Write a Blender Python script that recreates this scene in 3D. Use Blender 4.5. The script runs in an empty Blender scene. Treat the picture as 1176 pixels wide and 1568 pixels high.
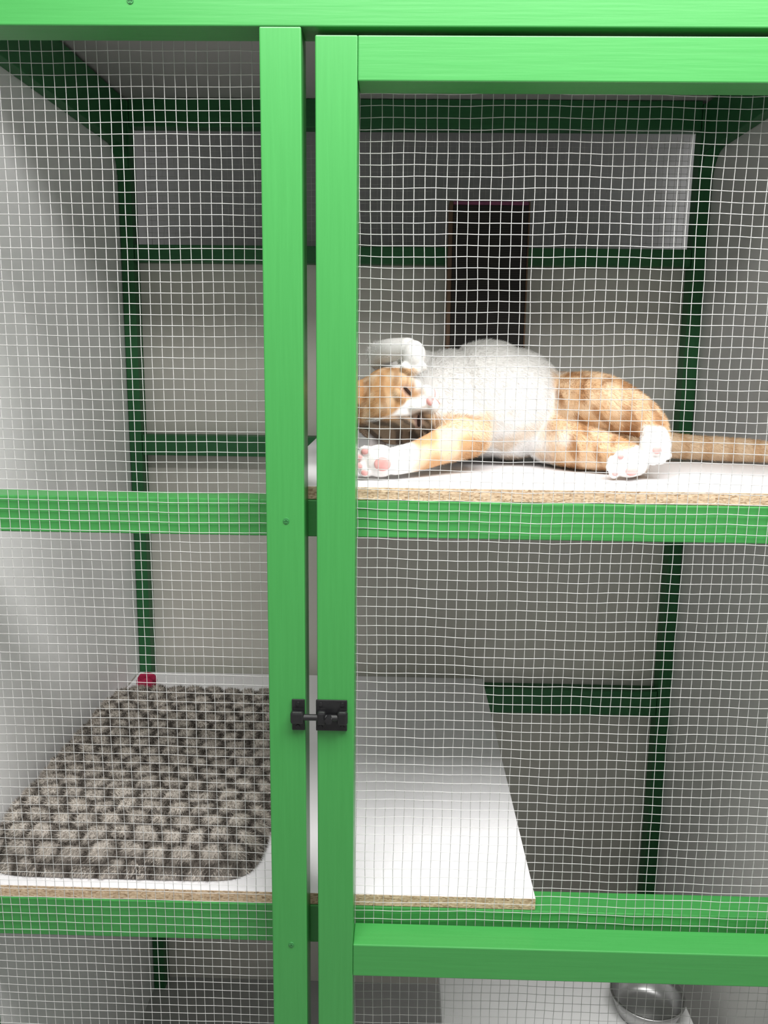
import bpy, bmesh, math, random
import numpy as np
from mathutils import Vector, Matrix, noise
random.seed(4); rng=np.random.default_rng(4)
scene=bpy.context.scene
try:
    scene.view_settings.view_transform='Standard'
    scene.view_settings.look='None'
except Exception as e: print(e)

# ---------------------------------------------------------------- materials
def nt(name):
    m=bpy.data.materials.new(name); m.use_nodes=True
    n=m.node_tree; n.nodes.clear()
    o=n.nodes.new('ShaderNodeOutputMaterial'); b=n.nodes.new('ShaderNodeBsdfPrincipled')
    n.links.new(b.outputs[0],o.inputs[0]); return m,n,b
def noisy(name,c1,c2,scale=(10,10,10),detail=4,rough=.5,bump=.0,bscale=None,metal=0,spec=.5,ramp=(.35,.65)):
    m,n,b=nt(name)
    tc=n.nodes.new('ShaderNodeTexCoord'); mp=n.nodes.new('ShaderNodeMapping'); mp.inputs['Scale'].default_value=scale
    no=n.nodes.new('ShaderNodeTexNoise'); no.inputs['Scale'].default_value=1; no.inputs['Detail'].default_value=detail
    r=n.nodes.new('ShaderNodeValToRGB'); r.color_ramp.elements[0].position=ramp[0]; r.color_ramp.elements[1].position=ramp[1]
    r.color_ramp.elements[0].color=(*c1,1); r.color_ramp.elements[1].color=(*c2,1)
    L=n.links.new
    L(tc.outputs['Object'],mp.inputs[0]); L(mp.outputs[0],no.inputs['Vector']); L(no.outputs['Fac'],r.inputs[0]); L(r.outputs[0],b.inputs['Base Color'])
    b.inputs['Roughness'].default_value=rough; b.inputs['Metallic'].default_value=metal; b.inputs['Specular IOR Level'].default_value=spec
    if bump:
        bm=n.nodes.new('ShaderNodeBump'); bm.inputs['Strength'].default_value=bump; bm.inputs['Distance'].default_value=.002
        L(no.outputs['Fac'],bm.inputs['Height']); L(bm.outputs[0],b.inputs['Normal'])
    return m
G1=(.044,.262,.058); G2=(.048,.276,.063)
green_v=noisy('green_paint_vertical_grain',G1,G2,(220,220,9),6,.36,.09)
green_h=noisy('green_paint_horizontal_grain',G1,G2,(9,220,220),6,.36,.09)
D1=(.016,.120,.036); D2=(.019,.135,.041)  # same green, darkened: shade inside the enclosure put into the colour
green_y=noisy('green_paint_depth_grain_shaded',D1,D2,(220,9,220),6,.5,.07)
green_bv=noisy('green_paint_post_shaded',D1,D2,(220,220,9),6,.5,.07)
green_bh=noisy('green_paint_rail_shaded',D1,D2,(9,220,220),6,.5,.07)
white_mel=noisy('white_melamine',(.84,.83,.85),(.88,.87,.89),(4,4,4),3,.35)
fpan_m=noisy('grey_floor_panel',(.42,.42,.42),(.48,.48,.47),(5,5,5),3,.5)
panel_l=noisy('white_panel',(.86,.86,.86),(.89,.89,.89),(3,3,3),3,.45)
panel_b=noisy('beige_grey_panel',(.60,.58,.53),(.64,.62,.57),(3,3,3),3,.6)
panel_r=noisy('grey_panel',(.66,.655,.64),(.70,.695,.68),(3,3,3),3,.55)
roof_m=noisy('roof_panel',(.42,.41,.40),(.46,.45,.44),(3,3,3),3,.6)
wall_m=noisy('wall_paint',(.42,.42,.43),(.46,.46,.47),(3,3,3),3,.7)
floor_m=noisy('floor_vinyl',(.33,.33,.33),(.40,.40,.39),(6,6,6),4,.5)
ceil_m=noisy('ceiling_paint',(.78,.78,.77),(.82,.82,.81),(3,3,3),3,.8)
wire_m=noisy('galvanised_wire',(.48,.48,.47),(.58,.58,.57),(60,60,60),2,.35,spec=.6)
black_m=noisy('black_metal',(.006,.006,.007),(.012,.012,.013),(80,80,80),3,.35,.1)
steel_m=noisy('stainless_steel',(.42,.42,.42),(.50,.50,.50),(20,20,20),2,.38,metal=1)
screw_m=noisy('painted_screw',(.03,.18,.05),(.04,.22,.06),(60,60,60),2,.4)
red_m=noisy('red_felt',(.35,.01,.05),(.5,.02,.09),(90,90,90),3,.9,.4)
plast_m=noisy('white_plastic',(.78,.78,.78),(.84,.84,.84),(3,3,3),2,.35)
bframe_m=noisy('board_frame_purple',(.16,.035,.09),(.24,.06,.13),(40,40,40),3,.6)
bwood_m=noisy('board_frame_brown',(.10,.055,.03),(.16,.09,.05),(40,40,8),3,.6)
# chipboard
chip,n,b=nt('chipboard_edge')
tc=n.nodes.new('ShaderNodeTexCoord'); mp=n.nodes.new('ShaderNodeMapping'); mp.inputs['Scale'].default_value=(260,260,700)
vo=n.nodes.new('ShaderNodeTexVoronoi'); vo.inputs['Scale'].default_value=1
r=n.nodes.new('ShaderNodeValToRGB'); cr=r.color_ramp
cr.elements[0].color=(.20,.115,.055,1); cr.elements[1].color=(.76,.60,.42,1)
e=cr.elements.new(.35); e.color=(.50,.36,.23,1)
n.links.new(tc.outputs['Object'],mp.inputs[0]); n.links.new(mp.outputs[0],vo.inputs['Vector']); n.links.new(vo.outputs['Color'],r.inputs[0]); n.links.new(r.outputs[0],b.inputs['Base Color'])
b.inputs['Roughness'].default_value=.8
# corrugated black cardboard
corr,n,b=nt('scratch_surface')
tc=n.nodes.new('ShaderNodeTexCoord'); wv=n.nodes.new('ShaderNodeTexWave'); wv.bands_direction='Z'; wv.inputs['Scale'].default_value=90; wv.inputs['Distortion'].default_value=1.5
r=n.nodes.new('ShaderNodeValToRGB'); r.color_ramp.elements[0].color=(.008,.008,.008,1); r.color_ramp.elements[1].color=(.040,.034,.030,1)
n.links.new(tc.outputs['Object'],wv.inputs['Vector']); n.links.new(wv.outputs['Fac'],r.inputs[0]); n.links.new(r.outputs[0],b.inputs['Base Color']); b.inputs['Roughness'].default_value=.9
def attrmat(name,rough=.75):
    m,n,b=nt(name); a=n.nodes.new('ShaderNodeAttribute'); a.attribute_name='Col'
    n.links.new(a.outputs['Color'],b.inputs['Base Color']); b.inputs['Roughness'].default_value=rough; b.inputs['Specular IOR Level'].default_value=.2
    return m
fur_m=attrmat('cat_fur'); bedfur_m=attrmat('plush_fabric',.9)
pink_m=noisy('pink_skin',(.70,.34,.32),(.77,.42,.40),(90,90,90),2,.6)
dark_m=noisy('dark_eye_line',(.03,.018,.015),(.05,.03,.025),(90,90,90),2,.4)
whisk_m=noisy('whisker',(.85,.85,.85),(.9,.9,.9),(9,9,9),2,.4)

# ---------------------------------------------------------------- helpers
col=scene.collection
def empty(name):
    o=bpy.data.objects.new(name,None); col.objects.link(o); return o
def mesh_obj(name,verts,faces,mats,parent=None,smooth=False,fm=None):
    me=bpy.data.meshes.new(name); me.from_pydata([tuple(v) for v in verts],[],[tuple(f) for f in faces]); me.update()
    if not isinstance(mats,(list,tuple)): mats=[mats]
    for m in mats: me.materials.append(m)
    if fm is not None: me.polygons.foreach_set('material_index',fm)
    if smooth: me.polygons.foreach_set('use_smooth',[True]*len(me.polygons))
    o=bpy.data.objects.new(name,me); col.objects.link(o)
    if parent: o.parent=parent
    return o
def bm_obj(name,bm,mats,parent=None,smooth=False):
    me=bpy.data.meshes.new(name); bm.to_mesh(me); bm.free()
    if not isinstance(mats,(list,tuple)): mats=[mats]
    for m in mats: me.materials.append(m)
    if smooth: me.polygons.foreach_set('use_smooth',[True]*len(me.polygons))
    o=bpy.data.objects.new(name,me); col.objects.link(o)
    if parent: o.parent=parent
    return o
def add_box(bm,x0,x1,y0,y1,z0,z1,bev=.0015,mi=0):
    b2=bmesh.new(); bmesh.ops.create_cube(b2,size=1)
    for v in b2.verts:
        v.co=Vector(((x0+x1)/2+v.co.x*(x1-x0),(y0+y1)/2+v.co.y*(y1-y0),(z0+z1)/2+v.co.z*(z1-z0)))
    if bev: bmesh.ops.bevel(b2,geom=b2.edges[:],offset=bev,segments=2,affect='EDGES',profile=.5)
    for f in b2.faces: f.material_index=mi
    me=bpy.data.meshes.new('t'); b2.to_mesh(me); b2.free(); bm.from_mesh(me); bpy.data.meshes.remove(me)
def box(name,x0,x1,y0,y1,z0,z1,mat,parent=None,bev=.0015):
    bm=bmesh.new(); add_box(bm,x0,x1,y0,y1,z0,z1,bev); return bm_obj(name,bm,mat,parent)
def cyl(bm,p0,p1,r0,r1=None,seg=20,mi=0):
    r1=r0 if r1 is None else r1
    p0=Vector(p0);p1=Vector(p1); d=p1-p0
    M=Matrix.Translation((p0+p1)/2)@d.to_track_quat('Z','Y').to_matrix().to_4x4()
    res=bmesh.ops.create_cone(bm,cap_ends=True,segments=seg,radius1=r0,radius2=r1,depth=d.length,matrix=M)
    for v in res['verts']:
        for f in v.link_faces: f.material_index=mi

# ---------------------------------------------------------------- room shell
box('floor',-2.2,2.2,-2.5,1.15,-.1,0,floor_m,bev=0)
box('wall_back',-2.2,2.2,1.05,1.15,0,2.75,wall_m,bev=0)
box('wall_left',-2.3,-2.2,-2.5,1.15,0,2.75,ceil_m,bev=0)
box('wall_right',2.2,2.3,-2.5,1.15,0,2.75,ceil_m,bev=0)
box('ceiling',-2.3,2.3,-2.5,1.15,2.75,2.85,ceil_m,bev=0)

# ---------------------------------------------------------------- enclosure
cage=empty('cat_enclosure')
XL,XR=-.603,.626
YB=.87
box('center_post',-.162,-.1165,0,.045,0,1.995,green_v,cage)
box('top_beam',XL-.06,XR+.06,0,.045,1.995,2.10,green_h,cage)
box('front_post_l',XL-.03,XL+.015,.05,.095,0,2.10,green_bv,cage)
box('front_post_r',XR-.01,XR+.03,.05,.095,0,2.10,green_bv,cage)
box('front_rail_a',XL+.016,XR-.011,.05,.095,1.423,1.470,green_h,cage)
box('front_rail_b',XL+.016,XR-.011,.05,.095,.845,.902,green_h,cage)
box('front_rail_c',XL+.016,XR-.011,.05,.095,0,.06,green_h,cage)
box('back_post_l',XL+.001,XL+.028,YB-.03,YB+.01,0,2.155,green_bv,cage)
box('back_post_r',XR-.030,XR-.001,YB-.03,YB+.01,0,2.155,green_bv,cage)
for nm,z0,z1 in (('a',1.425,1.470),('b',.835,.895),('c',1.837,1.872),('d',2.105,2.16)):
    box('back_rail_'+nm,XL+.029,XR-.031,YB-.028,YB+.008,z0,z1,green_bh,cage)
for nm,xa,xb in (('l',XL+.001,XL+.025),('r',XR-.025,XR-.001)):
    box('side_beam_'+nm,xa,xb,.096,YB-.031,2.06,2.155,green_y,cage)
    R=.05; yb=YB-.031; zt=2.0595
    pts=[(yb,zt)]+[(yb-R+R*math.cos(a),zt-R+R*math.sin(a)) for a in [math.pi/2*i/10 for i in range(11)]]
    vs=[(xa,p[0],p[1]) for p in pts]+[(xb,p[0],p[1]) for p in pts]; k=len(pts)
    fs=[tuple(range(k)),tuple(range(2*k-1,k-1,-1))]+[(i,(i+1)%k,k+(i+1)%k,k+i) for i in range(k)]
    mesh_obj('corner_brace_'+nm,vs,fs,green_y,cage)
box('side_panel_l',XL-.006,XL,.096,YB+.011,.06,2.16,panel_l,cage,bev=0)
box('side_panel_r',XR,XR+.006,.096,YB+.011,.06,2.16,panel_r,cage,bev=0)
box('back_panel',XL,XR,YB+.011,YB+.017,.0,1.85,panel_b,cage,bev=0)
box('roof_panel',XL-.03,XR+.03,.046,1.049,2.161,2.168,roof_m,cage,bev=0)  # roof, with rear extension added past the frame to keep light off wall_back
box('floor_panel',XL,XR,.096,YB+.0105,.061,.078,fpan_m,cage,bev=0)

def grid(name,x0,x1,z0,z1,y,parent,pitch=.0127,r=.00041,wav=.0016,seed=0,step=.02):
    V=[];F=[];base=0
    def disp(X,Z):
        dy=wav*1.5*(np.sin(X*9+seed)*np.sin(Z*7+seed*2))
        dz=wav*(.7*np.sin(X*13+Z*5+seed)+.35*np.sin(X*41+Z*23+seed)+.2*np.sin(X*97+Z*61))
        dx=wav*(.5*np.sin(Z*11+X*4+seed)+.25*np.sin(Z*37+X*19)+.15*np.sin(Z*90+X*40))
        return dx,dy,dz
    cs=[(r,0),(0,r),(-r,0),(0,-r)]
    def wire(P,horizontal):
        nonlocal base
        n=len(P); vs=np.zeros((n,4,3))
        for k,(a,c) in enumerate(cs):
            vs[:,k,:]=P
            if horizontal: vs[:,k,1]+=a; vs[:,k,2]+=c
            else: vs[:,k,0]+=a; vs[:,k,1]+=c
        V.append(vs.reshape(-1,3))
        i=np.arange(n-1)[:,None]*4; k=np.arange(4)[None,:]; k2=(k+1)%4
        f=np.stack([i+k,i+k2,i+4+k2,i+4+k],-1).reshape(-1,4)+base
        F.append(f); base+=n*4
    n=int((x1-x0)/pitch); m=int((z1-z0)/step)+2
    Z=np.linspace(z0,z1,m)
    for i in range(n+1):
        X=np.full(m,x0+i*pitch); dx,dy,dz=disp(X,Z); wire(np.stack([X+dx,y+dy,Z],-1),False)
    n=int((z1-z0)/pitch); m=int((x1-x0)/step)+2
    X=np.linspace(x0,x1,m)
    for i in range(n+1):
        Z=np.full(m,z0+i*pitch); dx,dy,dz=disp(X,Z); wire(np.stack([X,y+dy-r*1.2,Z+dz],-1),True)
    V=np.concatenate(V);F=np.concatenate(F)
    me=bpy.data.meshes.new(name); me.vertices.add(len(V)); me.vertices.foreach_set('co',V.ravel())
    me.loops.add(F.size); me.loops.foreach_set('vertex_index',F.ravel().astype(np.int32))
    me.polygons.add(len(F)); me.polygons.foreach_set('loop_start',np.arange(0,F.size,4,dtype=np.int32))
    me.polygons.foreach_set('use_smooth',[True]*len(F))
    me.materials.append(wire_m); me.update(calc_edges=True); me.validate()
    o=bpy.data.objects.new(name,me); col.objects.link(o); o.parent=parent
    return o
grid('wire_mesh_front',XL-.02,-.120,.03,2.05,.0480,cage,wav=.0008,seed=1.3)
grid('wire_mesh_back',XL+.045,XR-.04,1.875,2.10,YB+.009,cage,wav=.0003,seed=.2)

# door
door=empty('enclosure_door')
SX0,SX1=-.1015,-.0555
DR=.622
box('stile_l',SX0,SX1,0,.045,.06,1.987,green_v,door)
box('stile_r',DR-.046,DR,0,.045,.06,1.987,green_v,door)
box('rail_top',SX1+.0002,DR-.0465,.0003,.0445,1.941,1.987,green_h,door)
box('rail_mid',SX1+.0002,DR-.0465,.0003,.0445,.835,.882,green_h,door)
box('rail_bottom',SX1+.0002,DR-.0465,.0003,.0445,.06,.106,green_h,door)
grid('door_wire_mesh',SX1-.012,DR-.02,.075,1.975,.0475,door,wav=.0015,seed=2.1)

# screws
def screw(x,z,r=.0042,parent=cage):
    bm=bmesh.new(); cyl(bm,(x,.001,z),(x,-.0008,z),r,r*.85,16)
    bmesh.ops.create_cube(bm,size=1,matrix=Matrix.Translation((x,-.001,z))@Matrix.Diagonal((r*1.3,.0006,r*.25,1)))
    bmesh.ops.create_cube(bm,size=1,matrix=Matrix.Translation((x,-.001,z))@Matrix.Diagonal((r*.25,.0006,r*1.3,1)))
    bm_obj('screw',bm,screw_m,parent)
for x,z in ((-.138,1.453),(-.137,.880),(-.30,2.02),(.33,2.03)): screw(x,z)

# latch
bm=bmesh.new(); zc=1.206
add_box(bm,-.133,-.1168,-.003,-.0002,zc-.020,zc+.021,.001)
add_box(bm,-.103,-.064,-.003,-.0002,zc-.020,zc+.021,.001)
add_box(bm,-.134,-.117,-.013,-.003,zc-.008,zc+.008,.003)
add_box(bm,-.101,-.090,-.013,-.003,zc-.009,zc+.009,.003)
add_box(bm,-.076,-.063,-.013,-.003,zc-.009,zc+.009,.003)
cyl(bm,(-.131,-.008,zc),(-.066,-.008,zc),.0040,seg=16)
cyl(bm,(-.086,-.008,zc),(-.086,-.018,zc),.0045,seg=16)
for x in (-.1255,-.097,-.070):
    for dz in (-.0145,.0155): cyl(bm,(x,-.002,zc+dz),(x,-.0042,zc+dz),.003,.0024,14)
bm_obj('door_latch',bm,black_m,door)

# shelves
def shelf(name,x0,x1,y0,y1,zt,t):
    bm=bmesh.new(); add_box(bm,x0,x1,y0,y1,zt-t,zt,.0007)
    for f in bm.faces: f.material_index=0 if abs(f.normal.z)>.8 else 1
    return bm_obj(name,bm,[white_mel,chip])
shelf('shelf',-.17,XR-.002,.052,YB-.032,1.487,.0165)
shelf('shelf',XL+.002,.192,.052,YB-.032,.920,.0175)

# scratching board
sb=empty('scratching_board')
bx0,bx1,by0,by1,bz0,bz1=.086,.249,.79,.83,1.488,1.955
box('corrugated_pad',bx0+.008,bx1-.003,by0,by1-.003,bz0+.006,bz1-.007,corr,sb)
box('frame_left',bx0,bx0+.008,by0-.002,by1,bz0,bz1,bwood_m,sb)
box('frame_right',bx1-.003,bx1,by0-.002,by1,bz0,bz1,bwood_m,sb)
box('frame_top',bx0+.008,bx1-.003,by0-.002,by1,bz1-.007,bz1,bframe_m,sb)
box('frame_bottom',bx0+.008,bx1-.003,by0-.002,by1,bz0,bz0+.006,bframe_m,sb)

# storage box & bowl
st=empty('storage_box')
box('tub',.10,.555,.15,.535,.079,.39,plast_m,st,bev=.01)
box('lid',.09,.57,.14,.55,.391,.412,plast_m,st,bev=.006)
prof=[(0,.0),(.045,.0),(.056,.006),(.064,.028),(.0665,.040),(.070,.0415),(.0695,.0435),(.065,.043),(.062,.030),(.054,.010),(.043,.004),(0,.004)]
vs=[];fs=[];seg=48
for r_,z_ in prof:
    for i in range(seg):
        a=2*math.pi*i/seg; vs.append((.485+r_*math.cos(a),.43+r_*math.sin(a),.4125+z_))
for j in range(len(prof)-1):
    for i in range(seg): fs.append((j*seg+i,j*seg+(i+1)%seg,(j+1)*seg+(i+1)%seg,(j+1)*seg+i))
mesh_obj('metal_food_bowl',vs,fs,steel_m,smooth=True)

# ---------------------------------------------------------------- blades (fur)
def blades(P,N,C,length,width,lean,jit=.35):
    n=len(P)
    d=N+lean+rng.normal(0,jit,(n,3)); d/=np.linalg.norm(d,axis=1)[:,None]
    s=np.cross(d,N+rng.normal(0,.4,(n,3))); s/=np.linalg.norm(s,axis=1)[:,None]
    L=(length*rng.uniform(.6,1.2,n))[:,None]; w=width
    tip=P+d*L
    V=np.stack([P-s*w*.5-N*.001,P+s*w*.5-N*.001,tip],1).reshape(-1,3)
    F=np.arange(3*n).reshape(-1,3)
    CC=np.repeat(C,3,axis=0)
    return V,F,CC
def np_mesh(name,V,F,CC,mat,parent=None,smooth=False):
    k=F.shape[1]
    me=bpy.data.meshes.new(name); me.vertices.add(len(V)); me.vertices.foreach_set('co',V.ravel())
    me.loops.add(F.size); me.loops.foreach_set('vertex_index',F.ravel().astype(np.int32))
    me.polygons.add(len(F)); me.polygons.foreach_set('loop_start',np.arange(0,F.size,k,dtype=np.int32))
    if smooth: me.polygons.foreach_set('use_smooth',[True]*len(F))
    me.materials.append(mat); me.update(calc_edges=True)
    ca=me.color_attributes.new('Col','FLOAT_COLOR','POINT')
    ca.data.foreach_set('color',np.concatenate([CC,np.ones((len(CC),1))],1).ravel())
    o=bpy.data.objects.new(name,me); col.objects.link(o)
    if parent: o.parent=parent
    return o
def sample(me,n):
    me.calc_loop_triangles()
    T=np.zeros(len(me.loop_triangles)*3,dtype=np.int32); me.loop_triangles.foreach_get('vertices',T); T=T.reshape(-1,3)
    co=np.zeros(len(me.vertices)*3); me.vertices.foreach_get('co',co); co=co.reshape(-1,3)
    no=np.zeros(len(me.vertices)*3); me.vertices.foreach_get('normal',no); no=no.reshape(-1,3)
    a,b,c=co[T[:,0]],co[T[:,1]],co[T[:,2]]
    A=np.linalg.norm(np.cross(b-a,c-a),axis=1); idx=rng.choice(len(T),n,p=A/A.sum())
    u=rng.random(n);v=rng.random(n);m=u+v>1;u[m]=1-u[m];v[m]=1-v[m]; w=1-u-v
    P=a[idx]*w[:,None]+b[idx]*u[:,None]+c[idx]*v[:,None]
    N=no[T[idx,0]]*w[:,None]+no[T[idx,1]]*u[:,None]+no[T[idx,2]]*v[:,None]
    N/=np.linalg.norm(N,axis=1)[:,None]+1e-9
    return P,N

# ---------------------------------------------------------------- pet bed
bed=empty('pet_bed')
def warp(x,y):
    return (x+.006*np.sin(y*37+x*11)+.003*np.sin(y*83-x*51), y+.006*np.sin(x*41+1.7)+.003*np.sin(x*77+y*63))
def tuft(x,y):
    x,y=warp(x,y); s=.034
    row=np.floor(y/s); u=x/(s*1.12)+.5*(row%2); fx=u-np.floor(u); fy=y/s-row
    h=np.sin(row*12.9+np.floor(u)*78.2)*.5+.5        # per-tuft variation
    d=np.maximum(np.abs(fx-.5)*1.0+.15*np.abs(fy-.6),np.abs(fy-.60)*.95)   # blocky light tuft, dark joints
    t=np.clip((.50-.07*h-d)/.20,0,1)
    v=np.clip(1-np.sqrt(((fx-.5)*1.6)**2+((fy-.12)*1.3)**2)/.30,0,1)       # dark v below each tuft
    return np.clip(t*(.75+.25*h)-v*.8,0,1), fx, fy
def bpat(x,y,z): return tuft(x,y-(.985-z)*.9)
cx,cy,ax,ay=-.3935,.360,.1985,.290
nu,nv=130,190
verts=[];faces=[]
for j in range(nv+1):
    for i in range(nu+1):
        u=-1+2*i/nu; v=-1+2*j/nv
        m_=max(abs(u),abs(v)); q=(abs(u)**9+abs(v)**9)**(1/9)
        k=m_/q if q>0 else 1
        uu,vv=u*k,v*k
        z=.055*max(0,1-m_**12)**.5
        x=cx+ax*uu; y=cy+ay*vv
        t=float(bpat(np.array(x),np.array(y),.9215+z)[0])
        z+= (.010*t+.006*noise.noise(Vector((x*9,y*9,1))))*min(1,z/.03)
        verts.append((x,y,.9215+z))
for j in range(nv):
    for i in range(nu):
        a=j*(nu+1)+i; faces.append((a,a+1,a+nu+2,a+nu+1))
ring=[i for i in range(nu+1)]+[j*(nu+1)+nu for j in range(1,nv+1)]+[nv*(nu+1)+i for i in range(nu-1,-1,-1)]+[j*(nu+1) for j in range(nv-1,0,-1)]
faces.append(tuple(reversed(ring)))
o=mesh_obj('cushion',verts,faces,bedfur_m,bed,smooth=True)
def bedcol(P):
    t,fx,fy=bpat(P[:,0],P[:,1],P[:,2])
    n_=np.sin(P[:,0]*60+P[:,1]*33)*np.sin(P[:,1]*71-P[:,0]*20)
    k=np.clip(t*1.0+.12*n_*t+rng.normal(0,.09,len(P)),0,1)[:,None]
    return np.array([[.105,.090,.077]])*(1-k)+np.array([[.58,.53,.475]])*k
co=np.array(verts); ca=o.data.color_attributes.new('Col','FLOAT_COLOR','POINT')
ca.data.foreach_set('color',np.concatenate([bedcol(co)*.8,np.ones((len(co),1))],1).ravel())
P,N=sample(o.data,130000); keep=(P[:,2]>.924); P=P[keep];N=N[keep]
V,F,CC=blades(P,N,bedcol(P),.007,.0014,np.array([[0,-.4,0]]),.40)
V[:,2]=np.maximum(V[:,2],.9212); V[:,0]=np.maximum(V[:,0],XL+.001)
np_mesh('pile',V,F,CC,bedfur_m,bed)

# red toy
bm=bmesh.new(); ty=.035
for c,r3 in (((-.553,.735,.940),(.022,.026,.018)),((-.545,.712,.946),(.012,.013,.011)),((-.556,.716,.957),(.008,.003,.008)),((-.536,.716,.957),(.008,.003,.008))):
    bmesh.ops.create_uvsphere(bm,u_segments=20,v_segments=12,radius=1,matrix=Matrix.Translation(c)@Matrix.Diagonal((*r3,1)))
bm_obj('toy_mouse',bm,red_m,smooth=True)

# ---------------------------------------------------------------- cat
cat=empty('cat')
SZ=1.4875
bm=bmesh.new()
def ell(c,r,rot=None,bm_=None):
    M=Matrix.Translation(c)@(rot.to_4x4() if rot else Matrix.Identity(4))@Matrix.Diagonal((*r,1)) if not isinstance(r,(int,float)) else Matrix.Translation(c)@Matrix.Scale(r,4)
    bmesh.ops.create_icosphere(bm_ or bm,subdivisions=3,radius=1,matrix=M)
def limb(pts,n=7):
    P=[Vector(p) for p in pts]; P=[2*P[0]-P[1]]+P+[2*P[-1]-P[-2]]
    for i in range(1,len(P)-2):
        for k in range(n):
            t=k/n; a,b_,c,d=P[i-1],P[i],P[i+1],P[i+2]
            q=.5*((2*b_)+(c-a)*t+(2*a-5*b_+4*c-d)*t*t+(3*b_-a-3*c+d)*t**3)
            ell(q[:3],float(q[3]) if q[3]>.004 else .004)
    q=P[-2]; ell(q[:3],float(q[3]))
ell((.070,.315,1.580),(.075,.085,.079))
ell((.130,.325,1.584),(.085,.098,.090))
ell((.165,.325,1.577),(.085,.098,.086))
ell((.230,.330,1.558),(.080,.090,.070))
ell((.285,.335,1.548),(.065,.078,.060))
ell((.330,.335,1.538),(.040,.055,.048))
ell((.030,.300,1.570),(.055,.065,.058))
# head
F=Vector((.56,-.82,.06)).normalized(); S=Vector((-.36,-.17,.93)); S=(S-F*S.dot(F)).normalized(); U=S.cross(F).normalized()
if U.x>0: U=-U
HC=Vector((-.014,.220,1.578))
rot=Matrix((F,S,U)).transposed()
ell(HC,(.052,.057,.050),rot)
ell(HC-F*.015+U*.01,(.050,.052,.045),rot)
for sg in (1,-1):
    ell(HC+F*.022-U*.012+S*sg*.025,(.030,.031,.030),rot)      # cheeks
    ell(HC+F*.0585-U*.021+S*sg*.0092,(.0125,.0125,.0115),rot)    # whisker pads
    ell(HC+F*.042+U*.013+S*sg*.020,(.012,.013,.008),rot)       # brow
ell(HC+F*.046-U*.016,(.022,.021,.017),rot)
ell(HC+F*.050-U*.033,(.013,.012,.010),rot)                     # chin
ell(HC+F*.052-U*.004,(.016,.0085,.014),rot)                    # bridge
# upper fore leg, folded over the head
limb([(.060,.320,1.612,.038),(.010,.300,1.634,.027),(-.032,.265,1.646,.021),(-.022,.222,1.655,.017),(.004,.198,1.658,.0155)])
ell((.013,.188,1.650),(.0165,.016,.020)); 
for dx,dz in ((-.0125,-.015),(-.0045,-.0205),(.0045,-.0205),(.0125,-.015)): ell((.013+dx,.180,1.649+dz),.0062)
# lower fore leg stretched to the front-left on the shelf
limb([(.070,.270,1.550,.045),(.092,.215,1.540,.033),(.060,.180,1.529,.026),(.022,.150,1.516,.021),(-.010,.125,1.511,.019)])
ell((-.030,.116,1.512),(.024,.017,.022))
for dx,dz in ((-.018,-.014),(-.026,-.005),(-.026,.006),(-.018,.014)): ell((-.030+dx,.111,1.512+dz),(.010,.010,.0068))
# upper hind leg
limb([(.245,.300,1.570,.056),(.278,.245,1.584,.044),(.312,.220,1.577,.034),(.343,.203,1.560,.024),(.348,.178,1.541,.018)])
ell((.342,.158,1.534),(.020,.022,.020))
for dx,dz in ((-.013,-.014),(-.004,-.018),(.006,-.017),(.014,-.010)): ell((.340+dx,.146,1.532+dz),.0068)
# lower hind leg
limb([(.225,.285,1.540,.050),(.258,.235,1.525,.035),(.298,.205,1.517,.025),(.322,.180,1.511,.019),(.316,.160,1.508,.018)])
ell((.304,.148,1.508),(.024,.018,.018))
for dx,dz in ((-.018,-.011),(-.023,-.002),(-.021,.007),(-.012,.014)): ell((.302+dx,.141,1.507+dz),.0068)
# tail
limb([(.345,.345,1.533,.028),(.395,.355,1.518,.022),(.45,.360,1.511,.0195),(.51,.350,1.509,.019),(.56,.335,1.508,.017),(.597,.318,1.505,.014)])
for v in bm.verts: v.co.z=max(v.co.z,SZ+.0005)
raw=bm_obj('cat_raw',bm,fur_m)
md=raw.modifiers.new('r','REMESH'); md.mode='VOXEL'; md.voxel_size=.0020
ms=raw.modifiers.new('s','SMOOTH'); ms.factor=.6; ms.iterations=4
dg=bpy.context.evaluated_depsgraph_get(); me=bpy.data.meshes.new_from_object(raw.evaluated_get(dg))
bpy.data.objects.remove(raw)
body=bpy.data.objects.new('body',me); col.objects.link(body); body.parent=cat
me.polygons.foreach_set('use_smooth',[True]*len(me.polygons))
def ear(sgn):
    base=HC+U*.038+S*sgn*.034-F*.004; tip=base+U*.036+S*sgn*.026
    w=(S*1.0-U*.45*sgn).normalized()*.022
    vs=[base-w,base+w,tip,base+F*.004,base-F*.012]
    bm=bmesh.new(); v=[bm.verts.new(x) for x in vs]
    for t in ((0,3,2),(3,1,2),(1,4,2),(4,0,2),(0,4,3),(3,4,1)): bm.faces.new([v[i] for i in t])
    bmesh.ops.subdivide_edges(bm,edges=bm.edges[:],cuts=3,use_grid_fill=True,smooth=.3)
    return bm
WHT=np.array([.84,.82,.80]); ORG=np.array([.56,.315,.145]); ORD=np.array([.34,.165,.07]); CRM=np.array([.74,.55,.37]); TAB=np.array([.29,.21,.145]); TAD=np.array([.07,.052,.04])
Fn,Sn,Un,Hn=np.array(F),np.array(S),np.array(U),np.array(HC)
def sm(a,b,x): 
    t=np.clip((x-a)/(b-a),0,1); return t*t*(3-2*t)
def mix(C,D,k): return C*(1-k[:,None])+D*k[:,None]
def fbm(P,s):
    return np.array([noise.noise(Vector(p)*s) for p in P])
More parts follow.
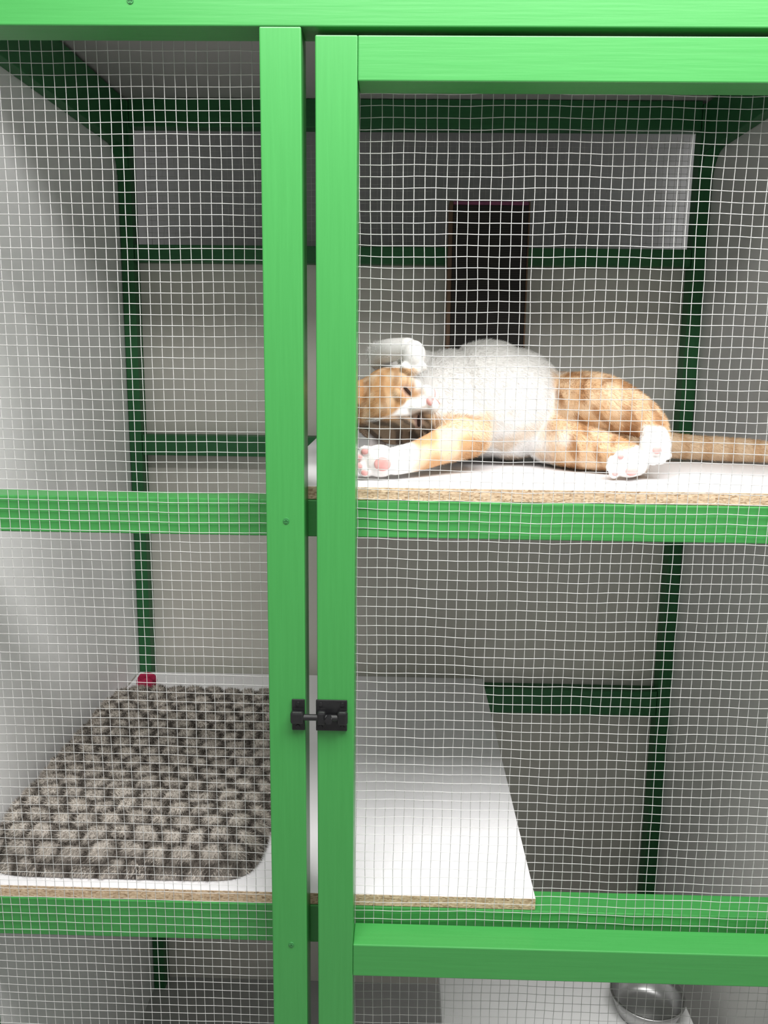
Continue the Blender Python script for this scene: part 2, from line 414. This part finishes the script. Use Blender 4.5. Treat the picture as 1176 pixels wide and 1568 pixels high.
def catcol(P):
    n=len(P); C=np.tile(WHT,(n,1)); x,y,z=P.T
    n1=fbm(P,28); n2=fbm(P+3.3,70); n3=fbm(P+7.7,42)
    k=sm(.208,.232,x+.026*n1-(z-1.56)*.12)
    stripe=.5+.5*np.sin((x*1.0+(z-1.5)*.55+.022*n1+.006*n2)*2*math.pi/.034)
    base=mix(np.tile(CRM,(n,1)),np.tile(ORG,(n,1)),np.clip(.45+.9*n3,0,1))
    org=mix(base,np.tile(ORD,(n,1)),.85*sm(.45,.92,stripe)*sm(-.45,.05,n3))
    C=mix(C,org,k)
    k=sm(.36,.40,y)*(x<.3)*(x>.03); C=mix(C,org,k)
    k=.6*sm(1.585,1.52,z)*sm(.10,.15,x)*sm(.24,.21,x)*sm(-.2,.3,n1); C=mix(C,np.tile(CRM,(n,1)),k)
    d1=np.linalg.norm((P-np.array([.342,.155,1.529])),axis=1); C=mix(C,np.tile(WHT,(n,1)),sm(.040,.030,d1+.014*n2))
    d2=np.linalg.norm((P-np.array([.300,.145,1.507])),axis=1); C=mix(C,np.tile(WHT,(n,1)),sm(.040,.030,d2+.014*n2))
    k=sm(.365,.385,x); ts=.5+.5*np.sin((x+.008*n1)*2*math.pi/.036)
    tc_=mix(np.tile(CRM*.95,(n,1)),np.tile(ORG*.9,(n,1)),.6*sm(.5,.95,ts)); C=mix(C,tc_,k)
    k=sm(.004,.020,x+.016*n1)*sm(.135,.115,x+.01*n1)*sm(.262,.235,y+.01*n1)*sm(1.577,1.560,z+.01*n1)
    fo=mix(np.tile(CRM*1.05,(n,1)),np.tile(ORG,(n,1)),sm(-.12,.22,n1*.9+n3*.3+.25*np.sin((x-.075)*90))); C=mix(C,fo,k*.95)
    # head
    D=P-Hn; f=D@Fn; s=D@Sn; u=D@Un
    inh=(f>-.060)&(f<.075)&(np.abs(s)<.064)&(u>-.05)&(u<.06)&(np.linalg.norm(D,axis=1)<.078)&~((z>1.632)&(y<.30))&~((z<1.535)&(y<.165))
    inh=inh.astype(float)
    blz=sm(.006,.012,np.abs(s)-.25*np.clip(-u-.002,0,1)+.22*np.clip(u-.008,0,1)+.005*n1)*sm(-.022,-.008,u+.006*n1+.12*(np.abs(s)-.03)+.25*np.clip(-s-.02,0,1))
    hs=.5+.5*np.sin((u*1.0+np.abs(s)*.6+.008*n1)*2*math.pi/.014)
    up=mix(np.tile(ORG,(n,1)),np.tile(CRM,(n,1)),np.clip(.3+n2,0,1)); up=mix(up,np.tile(ORD,(n,1)),.5*sm(.6,.9,hs))
    lo=mix(np.tile(TAB,(n,1)),np.tile(TAD,(n,1)),.8*sm(.4,.8,hs))
    hcol=mix(lo,up,sm(-.006,.008,s+.012*n1)); C=mix(C,hcol,blz*inh)
    for sg in (1,-1):
        e=np.linalg.norm(D-(Fn*.046+Sn*sg*.0225+Un*.002),axis=1); C=mix(C,np.tile(np.array([.50,.33,.28]),(n,1)),.6*sm(.013,.006,e))
    return np.clip(C*(1+.05*n2[:,None]),0,1)
co=np.zeros(len(me.vertices)*3); me.vertices.foreach_get('co',co); co=co.reshape(-1,3)
for a in list(me.color_attributes): me.color_attributes.remove(a)
ca=me.color_attributes.new('Col','FLOAT_COLOR','POINT'); ca.data.foreach_set('color',np.concatenate([catcol(co),np.ones((len(co),1))],1).ravel())
me.materials.clear(); me.materials.append(fur_m)
P,N=sample(me,180000)
keep=P[:,2]>SZ+.003; P=P[keep];N=N[keep]
C=catcol(P)*rng.uniform(.93,1.04,(len(P),1))
lean=np.tile(np.array([[.75,0,-.45]]),(len(P),1))
D=P-Hn; hd=np.linalg.norm(D,axis=1)<.075; lean[hd]=(Un*.9)
lean=lean-N*np.sum(lean*N,axis=1)[:,None]
lean*=2.6
paw=(P[:,1]<.17)|((P[:,0]<.035)&(P[:,1]<.25)&(P[:,2]>1.62)); 
lng=np.where(paw,.0034,np.where(hd,.0040,.0072))
V,Fc,CC=blades(P,N,np.clip(C,0,1),1.0,.0006,lean,.30)
V=V.reshape(-1,3,3); root=(V[:,0]+V[:,1])/2; tipv=V[:,2]-root; V[:,2]=root+tipv*lng[:,None]; V=V.reshape(-1,3)
V[:,2]=np.maximum(V[:,2],SZ)
np_mesh('fur',V,Fc,CC,fur_m,cat)
for sgn,nm in ((1,'ear_a'),(-1,'ear_b')):
    e=bm_obj(nm,ear(sgn),fur_m,cat,True); k=len(e.data.vertices)
    a=e.data.color_attributes.new('Col','FLOAT_COLOR','POINT'); cc=ORG if sgn>0 else np.array([.50,.46,.46])
    a.data.foreach_set('color',np.tile([*cc,1],k))
# face details
bm=bmesh.new()
ell(HC+F*.0695-U*.0140,(.0045,.0060,.0042),rot,bm)           # nose leather
ell(HC+F*.0660-U*.0185,(.0040,.0022,.0050),rot,bm)
for sg in (1,-1): ell(HC+F*.0645-U*.0285+S*sg*.006,(.004,.0062,.0010),rot@Matrix.Rotation(-.35*sg,3,'X'),bm)
bm_obj('nose_and_mouth',bm,pink_m,cat,True)
bm=bmesh.new()
for sg in (1,-1):
    ell(HC+F*.0500+S*sg*.0225+U*.001,(.0045,.0085,.0015),rot@Matrix.Rotation(.35*sg,3,'X'),bm)
bm_obj('closed_eyes',bm,dark_m,cat,True)
# whiskers
bm=bmesh.new()
for sg in (1,-1):
    for k in range(5):
        p=HC+F*.064-U*(.018+.0025*(k%3))+S*sg*(.011+.001*k)
        d=(S*sg*1.0+F*(.25+.1*k)-U*(-.3+.2*k)).normalized()
        for j in range(6):
            q=p+d*.0085+F*(-.0004*j)
            cyl(bm,p,q,.00022*(1-j/8),.00022*(1-(j+1)/8),5); p=q; d=(d-F*.06).normalized()
bm_obj('whiskers',bm,whisk_m,cat)
bm=bmesh.new()
ell((-.026,.0985,1.510),(.011,.003,.009),None,bm)
for dx,dz in ((-.018,-.014),(-.026,-.005),(-.026,.006),(-.018,.014)): ell((-.030+dx-.001,.1015,1.512+dz),(.005,.0025,.004),None,bm)
ell((.304,.1290,1.501),(.008,.003,.006),None,bm)
for dx,dz in ((-.018,-.010),(-.012,.013)): ell((.302+dx,.1345,1.507+dz),(.004,.002,.003),None,bm)
ell((.338,.1370,1.529),(.006,.002,.005),None,bm)
bm_obj('paw_pads',bm,pink_m,cat,True)

# ---------------------------------------------------------------- lights
w=bpy.data.worlds.new('World'); scene.world=w; w.use_nodes=True
w.node_tree.nodes['Background'].inputs[0].default_value=(1,.99,.97,1); w.node_tree.nodes['Background'].inputs[1].default_value=.40
def area(name,loc,rot,sx,sy,e,c=(1,1,1)):
    l=bpy.data.lights.new(name,'AREA'); l.shape='RECTANGLE'; l.size=sx; l.size_y=sy; l.energy=e; l.color=c
    o=bpy.data.objects.new(name,l); o.location=loc; o.rotation_euler=rot; col.objects.link(o); return o
area('ceiling_light',(.30,-.66,2.70),(0,0,0),1.7,.7,78,(1,.985,.965))

# ---------------------------------------------------------------- camera
cam=bpy.data.cameras.new('camera'); co_=bpy.data.objects.new('camera',cam); col.objects.link(co_)
cam.sensor_fit='VERTICAL'; cam.sensor_height=36; cam.lens=36*1270/1568; cam.clip_start=.01
Yc=Vector((31,241,-1270)).normalized(); r_=.012; Zc=Vector((r_,1,(241+31*r_)/1270)).normalized(); Xc=Yc.cross(Zc)
W2C=Matrix((Xc,Yc,Zc)).transposed(); C2W=W2C.transposed()
co_.matrix_world=Matrix.Translation((0,-.97,1.65))@C2W.to_4x4()
scene.camera=co_
